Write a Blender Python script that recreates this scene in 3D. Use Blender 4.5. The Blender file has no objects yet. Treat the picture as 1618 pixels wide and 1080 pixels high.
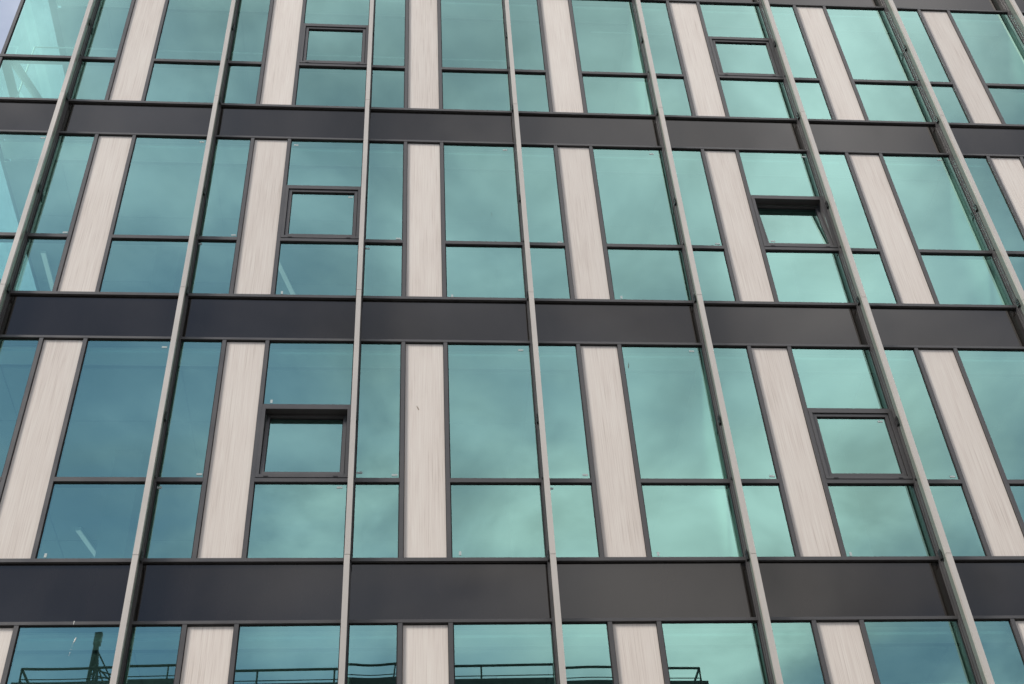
import bpy, math, random
from mathutils import Matrix, Vector
random.seed(7)
D = bpy.data
S = bpy.context.scene
C = S.collection

# ------------------------------------------------------------------ camera
cam_d = D.cameras.new('camera'); cam = D.objects.new('camera', cam_d); C.objects.link(cam)
cam_d.sensor_width = 36.0; cam_d.lens = 45.32; cam_d.clip_end = 5000; cam_d.clip_start = 0.05
Rgt, Fwd, Up = (0.99637, -0.06972, -0.04887), (0.08434, 0.72975, 0.67849), (-0.01164, -0.68015, 0.73298)
M3 = Matrix(((Rgt[0], Up[0], -Fwd[0]), (Rgt[1], Up[1], -Fwd[1]), (Rgt[2], Up[2], -Fwd[2])))
cam.matrix_world = Matrix.Translation((1.960, -10.72, 1.60)) @ M3.to_4x4()
S.camera = cam

# ------------------------------------------------------------------ sun direction, sky, exposure
SUN_EL, SUN_AZ = math.radians(42), math.radians(238)      # azimuth clockwise from +Y
sd = Vector((math.sin(SUN_AZ) * math.cos(SUN_EL), math.cos(SUN_AZ) * math.cos(SUN_EL), math.sin(SUN_EL)))
W = D.worlds.new('World'); S.world = W; W.use_nodes = True
nt = W.node_tree; nt.nodes.clear()
def N(t, **k):
    n = nt.nodes.new(t)
    for a, v in k.items(): setattr(n, a, v)
    return n
LK = lambda a, b: nt.links.new(a, b)
sky = N('ShaderNodeTexSky', sky_type='NISHITA', sun_disc=False)
sky.sun_elevation = SUN_EL; sky.sun_rotation = SUN_AZ
sky.air_density = 1.0; sky.dust_density = 0.2; sky.ozone_density = 1.6
tc = N('ShaderNodeTexCoord')
sep = N('ShaderNodeSeparateXYZ'); LK(tc.outputs['Generated'], sep.inputs[0])
zz = N('ShaderNodeMath', operation='MAXIMUM'); LK(sep.outputs[2], zz.inputs[0]); zz.inputs[1].default_value = 0.0
za = N('ShaderNodeMath', operation='ADD'); LK(zz.outputs[0], za.inputs[0]); za.inputs[1].default_value = 0.22
dx = N('ShaderNodeMath', operation='DIVIDE'); LK(sep.outputs[0], dx.inputs[0]); LK(za.outputs[0], dx.inputs[1])
dy = N('ShaderNodeMath', operation='DIVIDE'); LK(sep.outputs[1], dy.inputs[0]); LK(za.outputs[0], dy.inputs[1])
cb = N('ShaderNodeCombineXYZ'); LK(dx.outputs[0], cb.inputs[0]); LK(dy.outputs[0], cb.inputs[1]); cb.inputs[2].default_value = 164.70   # which patch of cloud
n1 = N('ShaderNodeTexNoise'); LK(cb.outputs[0], n1.inputs['Vector'])
n1.inputs['Scale'].default_value = 1.25; n1.inputs['Detail'].default_value = 7; n1.inputs['Roughness'].default_value = 0.5
n1.inputs['Distortion'].default_value = 0.35
r1 = N('ShaderNodeMapRange', interpolation_type='SMOOTHSTEP'); LK(n1.outputs['Fac'], r1.inputs[0])
r1.inputs[1].default_value = 0.40; r1.inputs[2].default_value = 0.60; r1.inputs[3].default_value = 0.33; r1.inputs[4].default_value = 1.0
cb2 = N('ShaderNodeCombineXYZ'); LK(dx.outputs[0], cb2.inputs[0]); LK(dy.outputs[0], cb2.inputs[1]); cb2.inputs[2].default_value = 93.94
n2 = N('ShaderNodeTexNoise'); LK(cb2.outputs[0], n2.inputs['Vector'])
n2.inputs['Scale'].default_value = 1.7; n2.inputs['Detail'].default_value = 9; n2.inputs['Roughness'].default_value = 0.60
n2.inputs['Distortion'].default_value = 0.25
r2 = N('ShaderNodeMapRange', interpolation_type='SMOOTHSTEP'); LK(n2.outputs['Fac'], r2.inputs[0])
r2.inputs[1].default_value = 0.40; r2.inputs[2].default_value = 0.61
cm = N('ShaderNodeMix', data_type='RGBA'); LK(r2.outputs[0], cm.inputs[0])
cm.inputs[6].default_value = (3.6, 3.6, 3.5, 1); cm.inputs[7].default_value = (8.3, 8.05, 7.9, 1)
hs = N('ShaderNodeHueSaturation'); hs.inputs['Saturation'].default_value = 1.02; hs.inputs['Value'].default_value = 0.82; LK(sky.outputs[0], hs.inputs['Color'])   # clear sky dimmed evenly, a touch more saturated
oc = N('ShaderNodeMath', operation='MULTIPLY_ADD'); LK(zz.outputs[0], oc.inputs[0]); oc.inputs[1].default_value = 0.95; oc.inputs[2].default_value = 0.28   # overcast skies brighten towards the zenith
n3 = N('ShaderNodeTexNoise'); LK(cb2.outputs[0], n3.inputs['Vector'])            # smaller puffs within the cloud sheet
n3.inputs['Scale'].default_value = 4.6; n3.inputs['Detail'].default_value = 5; n3.inputs['Roughness'].default_value = 0.5; n3.inputs['Distortion'].default_value = 0.4
r3 = N('ShaderNodeMapRange', interpolation_type='SMOOTHSTEP'); LK(n3.outputs['Fac'], r3.inputs[0])
r3.inputs[1].default_value = 0.32; r3.inputs[2].default_value = 0.70; r3.inputs[3].default_value = 0.72; r3.inputs[4].default_value = 1.30
om = N('ShaderNodeMath', operation='MULTIPLY'); LK(oc.outputs[0], om.inputs[0]); LK(r3.outputs[0], om.inputs[1])
cs = N('ShaderNodeVectorMath', operation='SCALE'); LK(cm.outputs[2], cs.inputs[0]); LK(om.outputs[0], cs.inputs['Scale'])
mx = N('ShaderNodeMix', data_type='RGBA'); LK(r1.outputs[0], mx.inputs[0]); LK(hs.outputs[0], mx.inputs[6]); LK(cs.outputs[0], mx.inputs[7])
bg = N('ShaderNodeBackground'); bg.inputs[1].default_value = 0.10; LK(mx.outputs[2], bg.inputs[0])
wo = N('ShaderNodeOutputWorld'); LK(bg.outputs[0], wo.inputs[0])

sun_d = D.lights.new('sun', 'SUN'); sun_d.energy = 1.5; sun_d.angle = math.radians(14); sun_d.color = (1.0, 0.945, 0.875)
sun = D.objects.new('sun', sun_d); C.objects.link(sun)
sun.rotation_euler = sd.to_track_quat('Z', 'Y').to_euler(); sun.location = sd * 60

S.view_settings.view_transform = 'Standard'; S.view_settings.look = 'None'
S.view_settings.exposure = 1.15; S.view_settings.gamma = 1.0; S.view_settings.use_curve_mapping = False
S.render.engine = 'CYCLES'
S.cycles.max_bounces = 10; S.cycles.transparent_max_bounces = 16; S.cycles.diffuse_bounces = 4; S.cycles.glossy_bounces = 5
S.cycles.sample_clamp_indirect = 1.2; S.cycles.use_denoising = True; S.cycles.caustics_reflective = False; S.cycles.caustics_refractive = False

# ------------------------------------------------------------------ materials
def mat(name):
    m = D.materials.new(name); m.use_nodes = True
    t = m.node_tree; t.nodes.clear()
    def node(ty, **k):
        n = t.nodes.new(ty)
        for a, v in k.items(): setattr(n, a, v)
        return n
    out = node('ShaderNodeOutputMaterial')
    return m, node, (lambda a, b: t.links.new(a, b)), out
def principled(name, col, rough=0.5, metal=0.0, spec=0.5, var=0.0, scale=8.0, stretch=(1, 1, 1), bump=0.0, rvar=0.0, emit=None):
    m, node, link, out = mat(name)
    b = node('ShaderNodeBsdfPrincipled'); link(b.outputs[0], out.inputs[0])
    b.inputs['Base Color'].default_value = (*col, 1); b.inputs['Roughness'].default_value = rough
    b.inputs['Metallic'].default_value = metal; b.inputs['Specular IOR Level'].default_value = spec
    if emit: b.inputs['Emission Color'].default_value = (*emit[:3], 1); b.inputs['Emission Strength'].default_value = emit[3]
    if var or bump or rvar:
        g = node('ShaderNodeNewGeometry'); oi = node('ShaderNodeObjectInfo')
        mp = node('ShaderNodeMapping'); mp.inputs['Scale'].default_value = stretch; link(g.outputs['Position'], mp.inputs[0])
        nz = node('ShaderNodeTexNoise'); link(mp.outputs[0], nz.inputs['Vector'])
        nz.inputs['Scale'].default_value = scale; nz.inputs['Detail'].default_value = 5
        if var:
            ra = node('ShaderNodeMapRange'); link(nz.outputs['Fac'], ra.inputs[0]); ra.inputs[1].default_value = 0.25; ra.inputs[2].default_value = 0.75
            ra.inputs[3].default_value = 1 - var; ra.inputs[4].default_value = 1 + var
            rb = node('ShaderNodeMapRange'); link(oi.outputs['Random'], rb.inputs[0]); rb.inputs[3].default_value = 1 - var * .4; rb.inputs[4].default_value = 1 + var * .4
            mu = node('ShaderNodeMath', operation='MULTIPLY'); link(ra.outputs[0], mu.inputs[0]); link(rb.outputs[0], mu.inputs[1])
            vm = node('ShaderNodeVectorMath', operation='SCALE'); vm.inputs[0].default_value = col; link(mu.outputs[0], vm.inputs['Scale'])
            link(vm.outputs[0], b.inputs['Base Color'])
        if rvar:
            rr = node('ShaderNodeMapRange'); link(nz.outputs['Fac'], rr.inputs[0]); rr.inputs[1].default_value = .3; rr.inputs[2].default_value = .7
            rr.inputs[3].default_value = max(0, rough - rvar); rr.inputs[4].default_value = rough + rvar
            link(rr.outputs[0], b.inputs['Roughness'])
        if bump:
            bp = node('ShaderNodeBump'); bp.inputs['Strength'].default_value = bump; bp.inputs['Distance'].default_value = 0.002
            link(nz.outputs['Fac'], bp.inputs['Height']); link(bp.outputs[0], b.inputs['Normal'])
    return m

def make_wood():
    m, node, link, out = mat('pale_wood_laminate')
    b = node('ShaderNodeBsdfPrincipled'); link(b.outputs[0], out.inputs[0])
    b.inputs['Roughness'].default_value = 0.5; b.inputs['Specular IOR Level'].default_value = 0.3
    g = node('ShaderNodeNewGeometry'); oi = node('ShaderNodeObjectInfo')
    of = node('ShaderNodeMath', operation='MULTIPLY'); link(oi.outputs['Random'], of.inputs[0]); of.inputs[1].default_value = 37.0
    cx = node('ShaderNodeCombineXYZ'); link(of.outputs[0], cx.inputs[0]); link(of.outputs[0], cx.inputs[2])
    ad = node('ShaderNodeVectorMath', operation='ADD'); link(g.outputs['Position'], ad.inputs[0]); link(cx.outputs[0], ad.inputs[1])
    def grain(sx, sz, det, ro):
        mp = node('ShaderNodeMapping'); mp.inputs['Scale'].default_value = (sx, 1, sz); link(ad.outputs[0], mp.inputs[0])
        n = node('ShaderNodeTexNoise'); link(mp.outputs[0], n.inputs['Vector']); n.inputs['Scale'].default_value = 1.0
        n.inputs['Detail'].default_value = det; n.inputs['Roughness'].default_value = ro; n.inputs['Distortion'].default_value = 0.15
        return n.outputs['Fac']
    f1 = grain(140, 1.6, 4, .6); f2 = grain(38, .6, 3, .5); f3 = grain(3.0, .7, 3, .5)
    s1 = node('ShaderNodeMath', operation='MULTIPLY_ADD'); link(f1, s1.inputs[0]); s1.inputs[1].default_value = .63; s1.inputs[2].default_value = 0
    s2 = node('ShaderNodeMath', operation='MULTIPLY_ADD'); link(f2, s2.inputs[0]); s2.inputs[1].default_value = .17; link(s1.outputs[0], s2.inputs[2])
    s3 = node('ShaderNodeMath', operation='MULTIPLY_ADD'); link(f3, s3.inputs[0]); s3.inputs[1].default_value = .20; link(s2.outputs[0], s3.inputs[2])
    cr = node('ShaderNodeValToRGB'); link(s3.outputs[0], cr.inputs[0])
    e = cr.color_ramp.elements; e[0].position = .36; e[0].color = (.55, .475, .42, 1); e[1].position = .60; e[1].color = (.76, .70, .635, 1)
    k = e.new(.46); k.color = (.685, .61, .55, 1)
    rb = node('ShaderNodeMapRange'); link(oi.outputs['Random'], rb.inputs[0]); rb.inputs[3].default_value = .93; rb.inputs[4].default_value = 1.06
    vm = node('ShaderNodeVectorMath', operation='SCALE'); link(cr.outputs[0], vm.inputs[0]); link(rb.outputs[0], vm.inputs['Scale'])
    link(vm.outputs[0], b.inputs['Base Color'])
    bp = node('ShaderNodeBump'); bp.inputs['Strength'].default_value = .25; bp.inputs['Distance'].default_value = .001
    link(f1, bp.inputs['Height']); link(bp.outputs[0], b.inputs['Normal'])
    return m

def make_glass(name, refl, rcol, tcol):
    """coated facade glass: a tinted coating reflection, a clear Fresnel reflection on top, tinted transmission"""
    m, node, link, out = mat(name)
    gl = node('ShaderNodeBsdfGlossy'); gl.inputs['Color'].default_value = (*rcol, 1); gl.inputs['Roughness'].default_value = 0.0
    tr = node('ShaderNodeBsdfTransparent'); tr.inputs['Color'].default_value = (*tcol, 1)
    g2 = node('ShaderNodeBsdfGlossy'); g2.inputs['Color'].default_value = (.96, .98, 1, 1); g2.inputs['Roughness'].default_value = 0.0
    m1 = node('ShaderNodeMixShader'); m1.inputs[0].default_value = refl; link(tr.outputs[0], m1.inputs[1]); link(gl.outputs[0], m1.inputs[2])
    fr = node('ShaderNodeFresnel'); gm = node('ShaderNodeNewGeometry')      # a thin pane reflects alike from both sides
    ir = node('ShaderNodeMapRange'); link(gm.outputs['Backfacing'], ir.inputs[0]); ir.inputs[3].default_value = 1.5; ir.inputs[4].default_value = 1 / 1.5
    link(ir.outputs[0], fr.inputs['IOR'])
    m2 = node('ShaderNodeMixShader'); link(fr.outputs[0], m2.inputs[0]); link(m1.outputs[0], m2.inputs[1]); link(g2.outputs[0], m2.inputs[2])
    link(m2.outputs[0], out.inputs[0])
    return m
def make_clear(name, col):
    m, node, link, out = mat(name)
    tr = node('ShaderNodeBsdfTransparent'); tr.inputs['Color'].default_value = (*col, 1); link(tr.outputs[0], out.inputs[0])
    return m
def make_blade():
    """laminated glass blade with a milky interlayer"""
    m, node, link, out = mat('milky_fin_glass')
    df = node('ShaderNodeBsdfDiffuse'); df.inputs[0].default_value = (.31, .345, .31, 1)
    tl = node('ShaderNodeBsdfTranslucent'); tl.inputs[0].default_value = (.30, .38, .33, 1)
    m0 = node('ShaderNodeMixShader'); m0.inputs[0].default_value = .3; link(df.outputs[0], m0.inputs[1]); link(tl.outputs[0], m0.inputs[2])
    tr = node('ShaderNodeBsdfTransparent'); tr.inputs[0].default_value = (.80, .93, .87, 1)
    m1 = node('ShaderNodeMixShader'); m1.inputs[0].default_value = .34; link(m0.outputs[0], m1.inputs[1]); link(tr.outputs[0], m1.inputs[2])
    gl = node('ShaderNodeBsdfGlossy'); gl.inputs[0].default_value = (1, 1, 1, 1); gl.inputs['Roughness'].default_value = .03
    fr = node('ShaderNodeFresnel'); gm = node('ShaderNodeNewGeometry')
    ir = node('ShaderNodeMapRange'); link(gm.outputs['Backfacing'], ir.inputs[0]); ir.inputs[3].default_value = 1.45; ir.inputs[4].default_value = 1 / 1.45
    link(ir.outputs[0], fr.inputs['IOR'])
    fm = node('ShaderNodeMath', operation='MULTIPLY'); link(fr.outputs[0], fm.inputs[0]); fm.inputs[1].default_value = .5
    m2 = node('ShaderNodeMixShader'); link(fm.outputs[0], m2.inputs[0]); link(m1.outputs[0], m2.inputs[1]); link(gl.outputs[0], m2.inputs[2])
    link(m2.outputs[0], out.inputs[0])
    return m

WOOD = make_wood()
GLASS = make_glass('coated_teal_glass', .345, (.43, .885, .80), (.58, .85, .77))
SIDEGLASS = make_glass('clear_side_glass', .10, (.6, .95, .9), (.74, .95, .90))
CLEAR = make_clear('glass_rear_face', (.93, .97, .95))
BLADE = make_blade()
FRAME = principled('anthracite_frame_paint', (.070, .067, .068), .42, var=.10, scale=3, rvar=.08)
SPAN = principled('dark_spandrel_enamel', (.017, .0142, .0125), .05, spec=.52, var=.25, scale=1.6, stretch=(1.6, 1, .5), rvar=.03)
CAP = principled('pale_anodised_cap', (.52, .482, .44), .42, metal=.1, var=.07, scale=5, stretch=(1, 1, .3), rvar=.08)
RUBBER = principled('black_rubber', (.010, .010, .011), .7)
BLACK = principled('black_steel', (.015, .015, .016), .45)
STICK = principled('white_sticker_paper', (.44, .51, .50), .6)
CEIL = principled('white_ceiling_board', (.80, .80, .78), .8, var=.04, scale=2)
SOFFIT = principled('pale_grey_soffit', (.36, .37, .36), .8, var=.05, scale=2)
CONC = principled('interior_concrete', (.34, .34, .33), .8, var=.08, scale=2.5)
WALLIN = principled('interior_plaster', (.50, .50, .48), .85, var=.05, scale=1.2)
CARPET = principled('grey_carpet', (.12, .12, .125), .95, var=.15, scale=30)
WHITE = principled('white_powder_coat', (.82, .83, .83), .4)
LED = principled('lamp_diffuser', (.85, .87, .86), .5, emit=(1, .98, .93, .10))
DROP = principled('dried_bird_lime', (.72, .72, .68), .9, var=.2, scale=60)
DIRT = principled('brown_smear', (.30, .23, .17), .9, var=.3, scale=80)
LEAFY = principled('dark_wet_leaf', (.09, .085, .05), .7, var=.3, scale=60)
GREEN = principled('green_lamp_enamel', (.10, .42, .12), .35)
STONE = principled('plinth_stone', (.16, .155, .15), .7, var=.2, scale=5, bump=.3)
PAVE = principled('pavement_concrete', (.27, .265, .255), .85, var=.15, scale=6, bump=.3)
ASPH = principled('asphalt', (.05, .05, .052), .9, var=.25, scale=25, bump=.5)
KERB = principled('granite_kerb', (.32, .31, .30), .8, var=.15, scale=20)
PAINT = principled('road_paint', (.72, .72, .70), .8, var=.1, scale=20)
BRICK = principled('dark_render_wall', (.085, .09, .092), .85, var=.15, scale=1.5, bump=.2)
RAILM = principled('dark_green_steel', (.022, .030, .030), .5)
ROOFM = principled('roof_membrane', (.06, .062, .064), .9, var=.2, scale=4)

# ------------------------------------------------------------------ mesh helpers
def link_obj(name, me, parent=None, loc=(0, 0, 0), rot=None):
    o = D.objects.new(name, me); C.objects.link(o)
    if parent is not None: o.parent = parent
    o.location = loc
    if rot: o.rotation_euler = rot
    return o
CUBE_F = [(0, 1, 3, 2), (4, 6, 7, 5), (0, 4, 5, 1), (2, 3, 7, 6), (0, 2, 6, 4), (1, 5, 7, 3)]
def add_box(V, F, x0, x1, y0, y1, z0, z1):
    b = len(V)
    V += [(x, y, z) for x in (x0, x1) for y in (y0, y1) for z in (z0, z1)]
    F += [tuple(i + b for i in f) for f in CUBE_F]
def mesh(name, V, F, mats, idx=None, smooth=False):
    me = D.meshes.new(name); me.from_pydata(V, [], F)
    for m in mats: me.materials.append(m)
    if idx: me.polygons.foreach_set('material_index', idx)
    if smooth: me.polygons.foreach_set('use_smooth', [True] * len(F))
    me.update(); return me
cache = {}
def box(name, x0, x1, y0, y1, z0, z1, m, parent):
    """one bar or board; alike pieces share their mesh"""
    k = (round(x1 - x0, 4), round(y1 - y0, 4), round(z1 - z0, 4), m.name)
    if k not in cache:
        V, F = [], []; a, b, c = (k[0] / 2, k[1] / 2, k[2] / 2)
        add_box(V, F, -a, a, -b, b, -c, c); cache[k] = mesh(name, V, F, [m])
    return link_obj(name, cache[k], parent, ((x0 + x1) / 2, (y0 + y1) / 2, (z0 + z1) / 2))
def boxes(name, lst, m, parent, loc=(0, 0, 0), rot=None, key=None):
    if key and key in cache: return link_obj(name, cache[key], parent, loc, rot)
    V, F = [], []
    for b in lst: add_box(V, F, *b)
    me = mesh(name, V, F, [m])
    if key: cache[key] = me
    return link_obj(name, me, parent, loc, rot)
def tube(V, F, p, q, r, n=8):
    p, q = Vector(p), Vector(q); a = (q - p).normalized()
    u = a.orthogonal().normalized(); w = a.cross(u); b = len(V)
    for e in (p, q):
        for i in range(n):
            t = 2 * math.pi * i / n; V.append(tuple(e + u * (r * math.cos(t)) + w * (r * math.sin(t))))
    F += [(b + i, b + (i + 1) % n, b + n + (i + 1) % n, b + n + i) for i in range(n)]
    F += [tuple(b + n - 1 - i for i in range(n)), tuple(b + n + i for i in range(n))]
def tubes(name, segs, m, parent, n=8):
    V, F = [], []
    for p, q, r in segs: tube(V, F, p, q, r, n)
    return link_obj(name, mesh(name, V, F, [m]), parent)
def sheet(name, w, h, th, mats, bow, parent, loc, rot=(0, 0, 0), n=6):
    """a pane or cladding sheet w x h, centred, its front (towards -Y) very slightly bowed; rear face uses the last material"""
    V, F, I = [], [], []
    for j in range(n + 1):
        for i in range(n + 1):
            u, v = 2 * i / n - 1, 2 * j / n - 1
            V.append((u * w / 2, -bow[0] * (1 - u * u) * (1 - v * v) - bow[1] * (1 - u * u) * v - bow[2] * u * (1 - v * v), v * h / 2))
    for j in range(n):
        for i in range(n):
            a = j * (n + 1) + i; F.append((a, a + 1, a + n + 2, a + n + 1)); I.append(0)
    nf = len(F)
    b = len(V); L = len(mats) - 1            # rim and rear on their own vertices, so that the front keeps its own normals
    V += [(x * w / 2, y, z * h / 2) for y in (.0002, th) for x, z in ((-1, -1), (1, -1), (1, 1), (-1, 1))]
    F += [(b + 7, b + 6, b + 5, b + 4), (b, b + 4, b + 5, b + 1), (b + 1, b + 5, b + 6, b + 2), (b + 2, b + 6, b + 7, b + 3), (b + 3, b + 7, b + 4, b)]; I += [L] * 5
    me = mesh(name, V, F, mats, I)
    me.polygons.foreach_set('use_smooth', [k < nf for k in range(len(F))])
    return link_obj(name, me, parent, loc, rot)
def thing(name, label, cat, loc=(0, 0, 0), group=None):
    o = D.objects.new(name, None); C.objects.link(o); o.location = loc; o.empty_display_size = .2
    o['label'] = label; o['category'] = cat
    if group: o['group'] = group
    return o
def tag(o, label, cat, group=None):
    o['label'] = label; o['category'] = cat
    if group: o['group'] = group
    return o
def structure(o): o['kind'] = 'structure'; return o

# ------------------------------------------------------------------ the setting
V, F = [], []; add_box(V, F, -1500, 1500, -1500, 1500, -1, 0)
structure(link_obj('ground', mesh('ground', V, F, [PAVE])))
V, F = [], []; add_box(V, F, -300, 300, -17.0, -12.6, .0041, .0082)
structure(link_obj('road', mesh('road', V, F, [ASPH])))
for y in (-12.6, -17.25):
    V, F = [], []; add_box(V, F, -300, 300, y, y + .25, 0.002, .13)
    structure(link_obj('kerb', mesh('kerb', V, F, [KERB])))
for i in range(24):
    x = -48 + i * 4
    V, F = [], []; add_box(V, F, x, x + 1.8, -14.85, -14.73, .0125, .0165)
    structure(link_obj('road_marking', mesh('road_marking', V, F, [PAINT])))

# ------------------------------------------------------------------ the office building
B, PW, H = 1.98658, 0.4312, 3.6
Z0 = 8.67                                   # glazing foot of the storey in the middle of the picture
X_CORNER = -3.56
BAYS = range(-1, 8)                         # panel of bay b starts at X = b*B
STOREYS = range(-2, 4)
FINX = lambda k: 1.451 + B * (k - 1)        # fin at the left side of bay k
X_END = FINX(8) + 0.03
Y_BACK = 7.2
RY0, RY1 = -.028, .085                      # rails: front and rear
MY0, MY1 = -.025, .082                      # mullions
T0, T1 = .896, .948                         # transom
U0, U1 = 1.894, 1.925                       # transom above an opening light
GT = 2.861                                  # top of glazing

bld = thing('office_building', 'glass office block with pale wood-grain strips, dark spandrel bands and vertical fins', 'building')
rnd = random.uniform
def gasket(p, w, h, g=.011, fr=-.004):
    a, b = w / 2, h / 2
    k = ('gasket', round(w, 3), round(h, 3))
    return boxes('gasket', [(-a, a, fr, -.0015, -b, -b + g), (-a, a, fr, -.0015, b - g, b), (-a, -a + g, fr, -.0015, -b + g, b - g), (a - g, a, fr, -.0015, -b + g, b - g)], RUBBER, p, key=k)
panes = []
def pane(x0, x1, z0, z1, y=0.0, parent=None, tilt=None, gk=True):
    w, h = x1 - x0 + .012, z1 - z0 + .012
    bow = (rnd(-.0003, .0013), rnd(-.0004, .0004), rnd(-.0003, .0003))
    rot = (rnd(-1, 1) * .0022, 0, rnd(-1, 1) * .0034)
    p = sheet('pane', w, h, .024, [GLASS, CLEAR], bow, parent or bld, ((x0 + x1) / 2, y, (z0 + z1) / 2), rot)
    if gk: gasket(p, x1 - x0, z1 - z0)
    panes.append((p, x0, x1, z0, z1)); return p

OPEN = {(0, 0): 5.2, (1, 3): 6.2}           # (storey, bay): tilt in degrees
WINDOW_BAYS = (0, 3, 6)

def window(s, b, x0, x1, z0, z1):
    """bottom-hung opening light: fixed frame > sash, pane, gasket, weep slots"""
    fw = .036
    fr = boxes('window', [(x0, x1, -.034, .075, z0, z0 + fw), (x0, x1, -.034, .075, z1 - fw, z1),
                          (x0, x0 + fw, -.0338, .075, z0 + fw, z1 - fw), (x1 - fw, x1, -.0338, .075, z0 + fw, z1 - fw)], FRAME, bld)
    a = OPEN.get((s, b), 0.0)
    fr['label'] = 'opening window light tilted inwards at the top' if a else 'closed opening window light in a double dark frame'
    sx0, sx1, sz0, sz1 = x0 + fw + .007, x1 - fw - .007, z0 + fw + .006, z1 - fw - .007
    if not a:
        boxes('rebate', [(x0 + fw, x1 - fw, .054, .074, z0 + fw, z0 + fw + .016), (x0 + fw, x1 - fw, .054, .074, z1 - fw - .016, z1 - fw), (x0 + fw, x0 + fw + .016, .0542, .074, z0 + fw + .016, z1 - fw - .016), (x1 - fw - .016, x1 - fw, .0542, .074, z0 + fw + .016, z1 - fw - .016)], RUBBER, fr)
    w, h, sw = sx1 - sx0, sz1 - sz0, .037
    loc = ((sx0 + sx1) / 2, -.020, sz0); rot = (-math.radians(a), 0, 0)
    sash = boxes('sash', [(-w / 2, w / 2, 0, .07, 0, sw), (-w / 2, w / 2, 0, .07, h - sw, h), (-w / 2, -w / 2 + sw, .0002, .07, sw, h - sw), (w / 2 - sw, w / 2, .0002, .07, sw, h - sw)], FRAME, fr, loc, rot)
    p = sheet('pane', w - 2 * sw + .01, h - 2 * sw + .01, .024, [GLASS, CLEAR], (rnd(.0001, .0007), 0, 0), fr, (0, 0, 0))
    p.matrix_local = Matrix.Translation(loc) @ Matrix.Rotation(rot[0], 4, 'X') @ Matrix.Translation((0, .024, h / 2))
    panes.append((p, sx0, sx1, sz0, sz1))
    g = boxes('gasket', [(-w/2+sw, w/2-sw, .018, .0225, sw, sw+.008), (-w/2+sw, w/2-sw, .018, .0225, h-sw-.012, h-sw), (-w/2+sw, -w/2+sw+.008, .018, .0225, sw+.008, h-sw-.012), (w/2-sw-.008, w/2-sw, .018, .0225, sw+.008, h-sw-.012)], RUBBER, fr, loc, rot)
    for q in (.115, .865):
        cx = x0 + (x1 - x0) * q
        box('weep_slot', cx - .024, cx + .024, -.0372, -.030, z0 + .004, z0 + .016, BLACK, fr)
    if a:
        for sgn in (-1, 1):                   # restrictor stays of the open light
            xx = (sx0 + sx1) / 2 + sgn * (w / 2 - .012)
            top = Vector((0, .05, h * .72)); top.rotate(Matrix.Rotation(rot[0], 3, 'X'))
            tubes('stay', [((xx, loc[1] + top.y, loc[2] + top.z), (xx, .03, z1 - fw - .02), .005)], BLACK, fr, 6)

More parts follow.
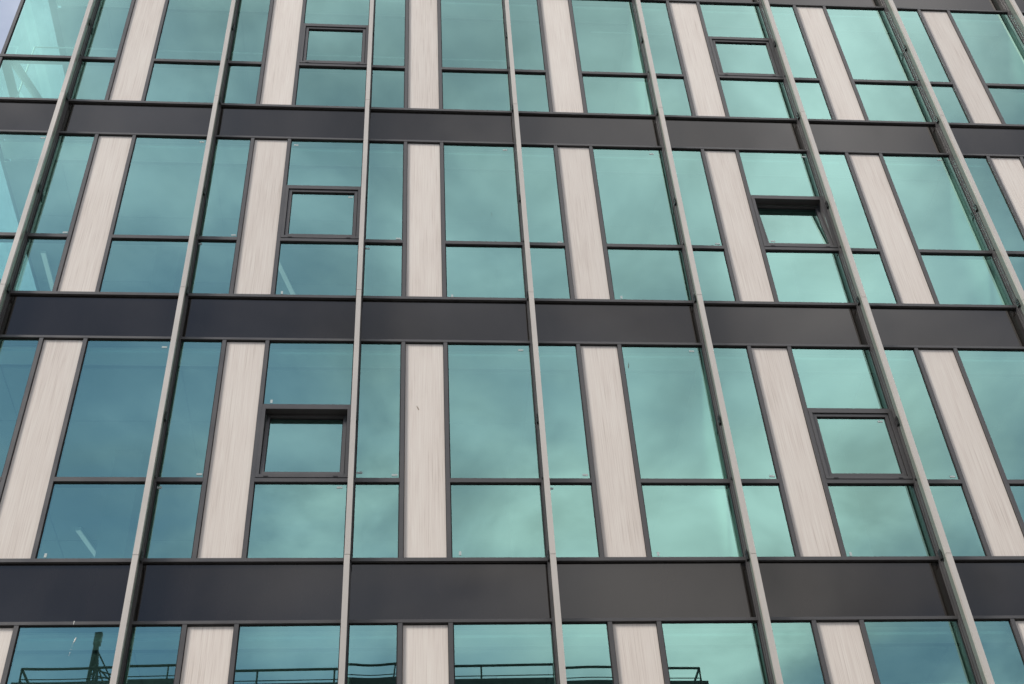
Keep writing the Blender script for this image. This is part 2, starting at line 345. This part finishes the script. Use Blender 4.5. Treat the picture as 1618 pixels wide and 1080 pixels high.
for s in STOREYS:
    zb = Z0 + H * s
    for b in BAYS:
        x = b * B; fl, frr = FINX(b) , FINX(b + 1)
        xa, xe = fl + .025, frr - .025        # rails butt against the fin stems
        box('rail', xa, xe, RY0, RY1, zb - .060, zb - .020, FRAME, bld)
        box('rail', xa, xe, RY0, RY1, zb + GT, zb + GT + .032, FRAME, bld)
        sp = sheet('spandrel_panel', xe - xa - .02, H - GT - .032 - .060 - .012, .03, [SPAN, SPAN], (rnd(-.0008, .0018), rnd(-.0005, .0005), rnd(-.0005, .0005)), bld,
                   ((xa + xe) / 2, .004, zb + (GT + .032 + H - .060) / 2), (rnd(-1, 1) * .0025, 0, rnd(-1, 1) * .0025))
        box('shadow_gap', xa, xe, .040, .075, zb + GT + .034, zb + H - .062, RUBBER, bld)
        nx0, nx1 = fl + .035, x - .042        # narrow panes
        wx0, wx1 = x + PW + .042, frr - .035  # wide panes
        for m0 in (x - .042, x + PW):
            box('mullion', m0, m0 + .042, MY0, MY1, zb - .020, zb + GT, FRAME, bld)
        wp = box('wood_panel', x - .003, x + PW + .003, 0, .018, zb - .016, zb + GT - .004, WOOD, bld)
        gasket_p = boxes('gasket', [(-PW/2, PW/2, -.0115, -.0095, 1.424, 1.434), (-PW/2, -PW/2+.006, -.0115, -.0095, -1.43, 1.424), (PW/2-.006, PW/2, -.0115, -.0095, -1.43, 1.424)], RUBBER, wp, key='woodgasket')
        box('transom', fl + .0275, nx1, RY0, RY1, zb + T0, zb + T1, FRAME, bld)
        box('transom', wx0, frr - .0275, RY0, RY1, zb + T0, zb + T1, FRAME, bld)
        pane(nx0, nx1, zb - .020, zb + T0); pane(nx0, nx1, zb + T1, zb + GT)
        pane(wx0, wx1, zb - .020, zb + T0)
        if b in WINDOW_BAYS and s != -1:
            box('transom', wx0, frr - .0275, RY0, RY1, zb + U0, zb + U1, FRAME, bld)
            pane(wx0, wx1, zb + U1, zb + GT)
            window(s, b, wx0 + .002, wx1 - .002, zb + T1 + .002, zb + U0 - .002)
        else:
            pane(wx0, wx1, zb + T1, zb + GT)
    # half bay at the corner
    xa, xe = X_CORNER, FINX(-1) - .025
    box('rail', xa - .02, xe, RY0, RY1, zb - .060, zb - .020, FRAME, bld)
    box('rail', xa - .02, xe, RY0, RY1, zb + GT, zb + GT + .032, FRAME, bld)
    box('transom', xa - .045, xe - .0025, RY0 - .004, RY1, zb + T0, zb + T1, FRAME, bld)
    sheet('spandrel_panel', xe - xa - .01, H - GT - .104, .03, [SPAN, SPAN], (rnd(-.0004, .0014), 0, 0), bld, ((xa + xe) / 2, .004, zb + (GT + .032 + H - .060) / 2), (rnd(-1, 1) * .002, 0, rnd(-1, 1) * .002))
    box('corner_post', xa - .021, xa + .021, MY0, .035, zb - .020, zb + T0, FRAME, bld)
    box('corner_post', xa - .021, xa + .021, MY0, .035, zb + T1, zb + GT, FRAME, bld)
    pane(xa + .021, xe - .01, zb - .020, zb + T0); pane(xa + .021, xe - .01, zb + T1, zb + GT)
    # side facade round the corner
    for k in range(3):
        y0, y1 = .10 + k * B * 1.18, .10 + (k + 1) * B * 1.18
        for (za, zc, nm) in ((zb - .06, zb - .02, 'rail'), (zb + T0, zb + T1, 'transom')):
            box(nm, X_CORNER - .028, X_CORNER + .085, y0, y1 - .002, za, zc, FRAME, bld)
        for (za, zc) in ((zb - .02, zb + T0), (zb + T1, zb + H - .06)):
            box('mullion', X_CORNER - .025, X_CORNER + .082, y1 - .045, y1 - .003, za, zc, FRAME, bld)
            p = sheet('pane', y1 - y0 - .036, zc - za + .01, .024, [SIDEGLASS, CLEAR], (rnd(0, .0006), 0, 0), bld, (X_CORNER, (y0 + y1 - .045) / 2, (za + zc) / 2), (0, 0, -math.pi / 2))

# vertical fins: dark stem > milky blade, pale cap, brackets
def fin(k, s):
    x = FINX(k); za = Z0 + H * s - .10; zc = za + H
    a, b = -H / 2, H / 2
    st = boxes('fin', [(-.035, .035, -.030, .083, a, b), (-.025, .025, -.072, -.0305, a, b)], FRAME, bld, (x, 0, (za + zc) / 2), key='fin')
    boxes('glass_blade', [(-.014, .014, -.184, -.073, a + .003, b - .003)], BLADE, st, key='blade')
    cp = boxes('edge_cap', [(-.0275, .0275, -.208, -.186, a + .0025, b - .0025), (-.0275, -.0145, -.1858, -.172, a + .0025, b - .0025), (.0145, .0275, -.1858, -.172, a + .0025, b - .0025)], CAP, st, key='cap')
    cp.location.x = rnd(-.0008, .0008)
    for zr in (-.14, 1.70):
        zl = Z0 + H * s + zr - (za + zc) / 2
        if zl - .06 < a: zl = a + .06
        for sg in (-1, 1):
            bk = boxes('bracket', [(-.006, .006, -.105, -.052, -.055, .055), (-.010, .010, -.092, -.066, -.050, -.018), (-.010, .010, -.092, -.066, .016, .048)], BLACK, st, (sg * .029, 0, zl), key='bracket')
    zl = Z0 + H * s + T0 + .02 - (za + zc) / 2
    for sg in (-1, 1):
        boxes('bolt', [(-.005, .005, -.082, -.064, -.012, .012)], BLACK, st, (sg * .029, 0, zl), key='bolt')
for k in range(-1, 9):
    for s in STOREYS: fin(k, s)

# interior: slabs, ceilings, partitions, columns, rear wall; the slabs stop short of the side glazing
XS = X_CORNER + .30
for s in STOREYS:
    zb = Z0 + H * s
    zs0, zs1 = zb + 3.05, zb + H - .07
    box('floor_slab', XS, X_END, .13, Y_BACK, zs0, zs1, CONC, bld)
    box('carpet', XS, X_END, .131, Y_BACK - .002, zs1 + .003, zs1 + .012, CARPET, bld)
    box('bulkhead', XS, X_END, .10, .125, zb + GT + .034, zb + H - .075, SOFFIT, bld)
    box('ceiling_strip', XS, X_END, .126, .41, zb + 2.845, zb + 2.865, CEIL, bld)
    yy = [.43, 1.36, 2.60, 3.84, 5.08, 6.32, Y_BACK - .02]
    for i in range(len(yy) - 1):
        for b in range(-2, 8):
            xa = max(FINX(b) + .008, XS + .004); xe = min(FINX(b + 1) - .008, X_END)
            if xe - xa > .2: box('ceiling_panel', xa, xe, yy[i], yy[i + 1] - .02, zb + 2.80, zb + 2.82, SOFFIT if i % 3 == 0 else CONC, bld)
    box('rear_wall', X_CORNER + .05, X_END, Y_BACK, Y_BACK + .2, zb - .06, zb + H - .065, WALLIN, bld)
    V, F = [], []; tube(V, F, (X_CORNER + .13, .10, zb + .95), (X_CORNER + .13, 3.3, zb + 2.79), .06, 10)
    link_obj('brace', mesh('brace', V, F, [WHITE]), bld)
    for b in (-1, 2, 4, 7):
        xx = FINX(b) + (.0 if b != -1 else 1.2)
        box('column', xx - .16, xx + .16, 1.9, 2.22, zs1 - H + .013, zb + 2.798, CONC, bld)
    for b in ((1, 5) if s % 2 else (3, 6)):
        box('partition', FINX(b) - .05, FINX(b) + .05, .14, Y_BACK - .01, zs1 - H + .013, zb + 2.797, WALLIN, bld)
box('end_wall', X_END, X_END + .3, .0, Y_BACK + .2, 0.3, Z0 + 4 * H, CONC, bld)
box('plinth', X_CORNER, X_END, .02, Y_BACK, 0.0, Z0 - 2 * H - .07, STONE, bld)
box('roof_deck', X_CORNER - .02, X_END + .3, -.03, Y_BACK + .25, Z0 + 4 * H - .03, Z0 + 4 * H + .25, FRAME, bld)

# white rail that shows just inside the glass of the upper storey
rz = Z0 + 7.2 + 1.98
tubes('curtain_rail', [((X_CORNER + .12, .56, rz), (3.45, .56, rz), .011), ((X_CORNER + .12, .56, Z0 + 7.2 + .1), (X_CORNER + .12, .56, rz), .011)], WHITE, bld)
tubes('curtain_rail', [((4.75, .30, rz + .45), (6.9, .30, rz + .45), .009), ], WHITE, bld)
tubes('curtain_rail', [((8.0, .60, rz - .32), (11.0, .60, rz - .32), .011)], WHITE, bld)

dz = Z0 - H + 2.57
tubes('curtain_rail', [((2.9, .50, dz), (4.9, .50, dz), .010)], WHITE, bld)
tubes('curtain_rail', [((7.0, .62, dz - .06), (9.6, .62, dz - .06), .011)], WHITE, bld)
for s in STOREYS:                             # blind boxes just inside the heads of the panes
    for b in BAYS:
        zh = Z0 + H * s + 2.765
        box('blind_headrail', b * B + PW + .05, FINX(b + 1) - .05, .098, .124, zh, zh + .030, WHITE, bld)
        box('blind_headrail', FINX(b) + .05, b * B - .05, .098, .124, zh, zh + .030, WHITE, bld)

# stickers left on the panes
STK = [(-2.676, 15.05), (-0.668, 15.045), (0.544, 15.027), (3.276, 15.032), (5.239, 15.022), (7.32, 15.039), (9.212, 15.041), (-2.074, 13.267), (-0.093, 13.277), (0.554, 12.307), (-0.48, 13.11), (-0.667, 11.424), (0.561, 10.653), (1.89, 13.267), (1.521, 13.08), (2.53, 12.291), (3.872, 13.255), (4.54, 12.311), (3.291, 11.439), (6.58, 13.36), (5.855, 13.278), (5.261, 11.455), (7.231, 10.433), (-0.09, 9.677), (-0.472, 9.508), (-1.429, 8.7), (1.335, 9.513), (1.89, 9.673), (1.53, 9.701), (2.546, 8.715), (3.873, 9.683), (3.498, 9.505), (4.522, 8.703), (5.866, 9.674), (7.837, 9.672), (6.491, 8.697), (1.285, 14.02)]
def on_pane(x, z):
    for p, x0, x1, z0, z1 in panes:
        if x0 - .01 <= x <= x1 + .01 and z0 - .03 <= z <= z1 + .01: return p
for x, z in STK:
    p = on_pane(x, z)
    if p is None: continue
    fy = (z - Z0) % H
    w, h = (.024, .046) if (fy < .2 or fy > 3.3 or .55 < (x % B) < .57) else (.058, .024)
    lx, lz = x - p.location.x, max(z - p.location.z, -(10))
    boxes('sticker', [(-w / 2, w / 2, -.0032, -.0022, -h / 2, h / 2)], STICK, p, (lx, 0, lz), (0, rnd(-.06, .06), 0), key=('st', w, h))
def mark(name, pts, m, parent, y):
    """small flat run or smear with an uneven outline and a little body"""
    V, F = [], []
    for (x, z, r) in pts:
        b = len(V); n = 7
        for i in range(n):
            t = 2 * math.pi * i / n; q = r * rnd(.6, 1.25)
            V.append((x + q * .55 * math.cos(t), y, z + q * 1.5 * math.sin(t)))
        V.append((x, y - .0025, z)); F += [(b + i, b + (i + 1) % n, b + n) for i in range(n)]
    return link_obj(name, mesh(name, V, F, [m]), parent)
pp = on_pane(-1.0, 7.7)
ox, oz = pp.location.x, pp.location.z
mark('bird_dropping', [(-.986 - ox, 7.800 - oz, .011), (-.992 - ox, 7.785 - oz, .012), (-.998 - ox, 7.765 - oz, .007), (-1.003 - ox, 7.745 - oz, .005), (-1.006 - ox, 7.72 - oz, .004), (-1.009 - ox, 7.69 - oz, .005), (-1.013 - ox, 7.655 - oz, .006), (-1.017 - ox, 7.632 - oz, .005)], DROP, pp, -.003)
mark('bird_dropping', [(-1.024, 7.958, .009), (-1.025, 7.948, .009), (-1.024, 7.939, .007)], DROP, bld, -.0295)
pf = on_pane(4.502, 11.217)
mark('leaf_smear', [(4.500 - pf.location.x, 11.195 - pf.location.z, .008), (4.503 - pf.location.x, 11.215 - pf.location.z, .010), (4.506 - pf.location.x, 11.240 - pf.location.z, .007), (4.508 - pf.location.x, 11.262 - pf.location.z, .004)], LEAFY, pf, -.003)
mark('brown_stain', [(2.120, 10.60, .006), (2.124, 10.585, .008), (2.131, 10.570, .010), (2.138, 10.555, .008)], DIRT, bld, -.0015)
ps = on_pane(3.05, 13.75)
mark('leaf_smear', [(3.05 - ps.location.x, 13.72 - ps.location.z + .01 * i, .0035) for i in range(6)], LEAFY, ps, -.003)

# ------------------------------------------------------------------ things inside
def linear_light(x, y0, y1, s, label, turn=0.0):
    z = Z0 + H * s + 2.80
    t = thing('linear_light', label, 'ceiling light', (x, (y0 + y1) / 2, z), 'linear lights under the office ceilings')
    l = (y1 - y0) / 2; t.rotation_euler.z = math.radians(turn)
    boxes('housing', [(-.036, .036, -l, l, -.05, -.002)], WHITE, t)
    boxes('diffuser', [(-.031, .031, -l + .01, l - .01, -.056, -.0505)], LED, t)
linear_light(.32, 1.95, 3.3, 1, 'white linear ceiling light slanting behind the lower pane under the second-row closed window', -16)
linear_light(-2.05, 3.5, 4.9, 0, 'faint linear ceiling light behind the third-row pane at the left edge', -13)
linear_light(-3.05, 2.0, 3.2, 1, 'bright linear ceiling light behind the second-row corner glass')
lp = thing('desk_lamp', 'small green dome lamp on the sill of the top left office', 'lamp', (-.72, .30, Z0 + 2 * H - .058))
V, F = [], []
prof = [(.012, .36), (.045, .352), (.075, .33), (.09, .295), (.094, .26)]
for r, z in prof: V += [(r * math.cos(i * math.pi / 8), r * math.sin(i * math.pi / 8), z) for i in range(16)]
for j in range(len(prof) - 1): F += [(j*16+i, (j+1)*16+i, (j+1)*16+(i+1)%16, j*16+(i+1)%16) for i in range(16)]
F.append(tuple(range(16)))
link_obj('lamp_shade', mesh('lamp_shade', V, F, [GREEN], smooth=True), lp)
tubes('stem', [((0, 0, .012), (0, 0, .345), .007)], BLACK, lp)
tubes('base', [((0, 0, 0), (0, 0, .014), .075)], BLACK, lp, 16)

# ------------------------------------------------------------------ across the street: seen mirrored in the lowest glazing
OX0, OX1, OY, OZ = -7.75, 10.05, -20.0, 18.05
opp = thing('roof_terrace_building', 'dark rendered building across the street with a railed flat roof, mirrored in the lowest panes', 'building')
box('wall', OX0, OX1, OY - 12, OY, 0, OZ - .3, BRICK, opp)
box('roof', OX0 - .12, OX1 + .12, OY - 12.12, OY + .12, OZ - .298, OZ - .02, ROOFM, opp)
for i in range(6):
    for j in range(5):
        x = OX0 + 1.3 + i * 2.9; z = 1.6 + j * 3.3
        wn = boxes('window', [(0, 1.5, 0, .05, 0, .06), (0, 1.5, 0, .05, 1.74, 1.8), (0, .06, .001, .05, .06, 1.74), (1.44, 1.5, .001, .05, .06, 1.74), (.72, .78, .001, .045, .06, 1.74)], FRAME, opp, (x, OY + .003, z), key='opw')
        boxes('window_pane', [(.06, 1.44, .004, .016, .06, 1.74)], GLASS, wn, key='opp_pane')
        boxes('sill', [(-.06, 1.56, .001, .14, -.06, -.003)], KERB, wn, key='opp_sill')
RZ = OZ + .42
for (p, q, n) in (((OX0 + .05, OY), (OX1 - .05, OY), 9), ((OX0 + .05, OY), (OX0 + .05, OY - 12), 6), ((OX1 - .05, OY), (OX1 - .05, OY - 12), 6)):
    P, Q = Vector((*p, RZ)), Vector((*q, RZ))
    tubes('railing', [(P, Q, .036)], RAILM, opp)
    tubes('railing', [(P - Vector((0, 0, .30)), Q - Vector((0, 0, .30)), .014)], RAILM, opp)
    for i in range(n + 1):
        a = P.lerp(Q, i / n)
        tubes('post', [((a.x, a.y, OZ - .02), (a.x, a.y, RZ - .02), .026)], RAILM, opp)

# lattice mast on that roof
mx0, my0 = -6.30, -21.6
mast = thing('lattice_mast', 'dark lattice mast with sloping stays on the roof across the street, mirrored at lower left', 'mast', (mx0, my0, OZ - .02))
top = Vector((-.04, 0, 2.36))
feet = [Vector((.0, .1, 0)), Vector((.12, -.40, 0)), Vector((.42, .25, 0))]
tubes('chord', [(feet[0], top, .058)], RAILM, mast)
for f in feet[1:]: tubes('chord', [(f, top, .032)], RAILM, mast)
for i in range(10):
    t0, t1 = i / 11, (i + 1) / 11
    for a in range(3):
        c = (a + 1) % 3
        tubes('lattice_bar', [(feet[a].lerp(top, t0), feet[c].lerp(top, t1), .015)], RAILM, mast, 6)
for k, f in enumerate((Vector((1.15, .1, 0)), Vector((.80, .35, 0)), Vector((1.55, -.2, 0)))):
    tubes('stay', [(f, top * (.84 - .1 * k), .022)], RAILM, mast, 6)
for za, xb in ((.95, .80), (1.12, .66)):
    tubes('cross_bar', [(Vector((.02, .1, za + .12)), Vector((xb, .1, za - .10)), .022)], RAILM, mast, 6)
boxes('mast_head', [(-.06, .13, -.08, .08, -.34, .03)], RAILM, mast, tuple(top))
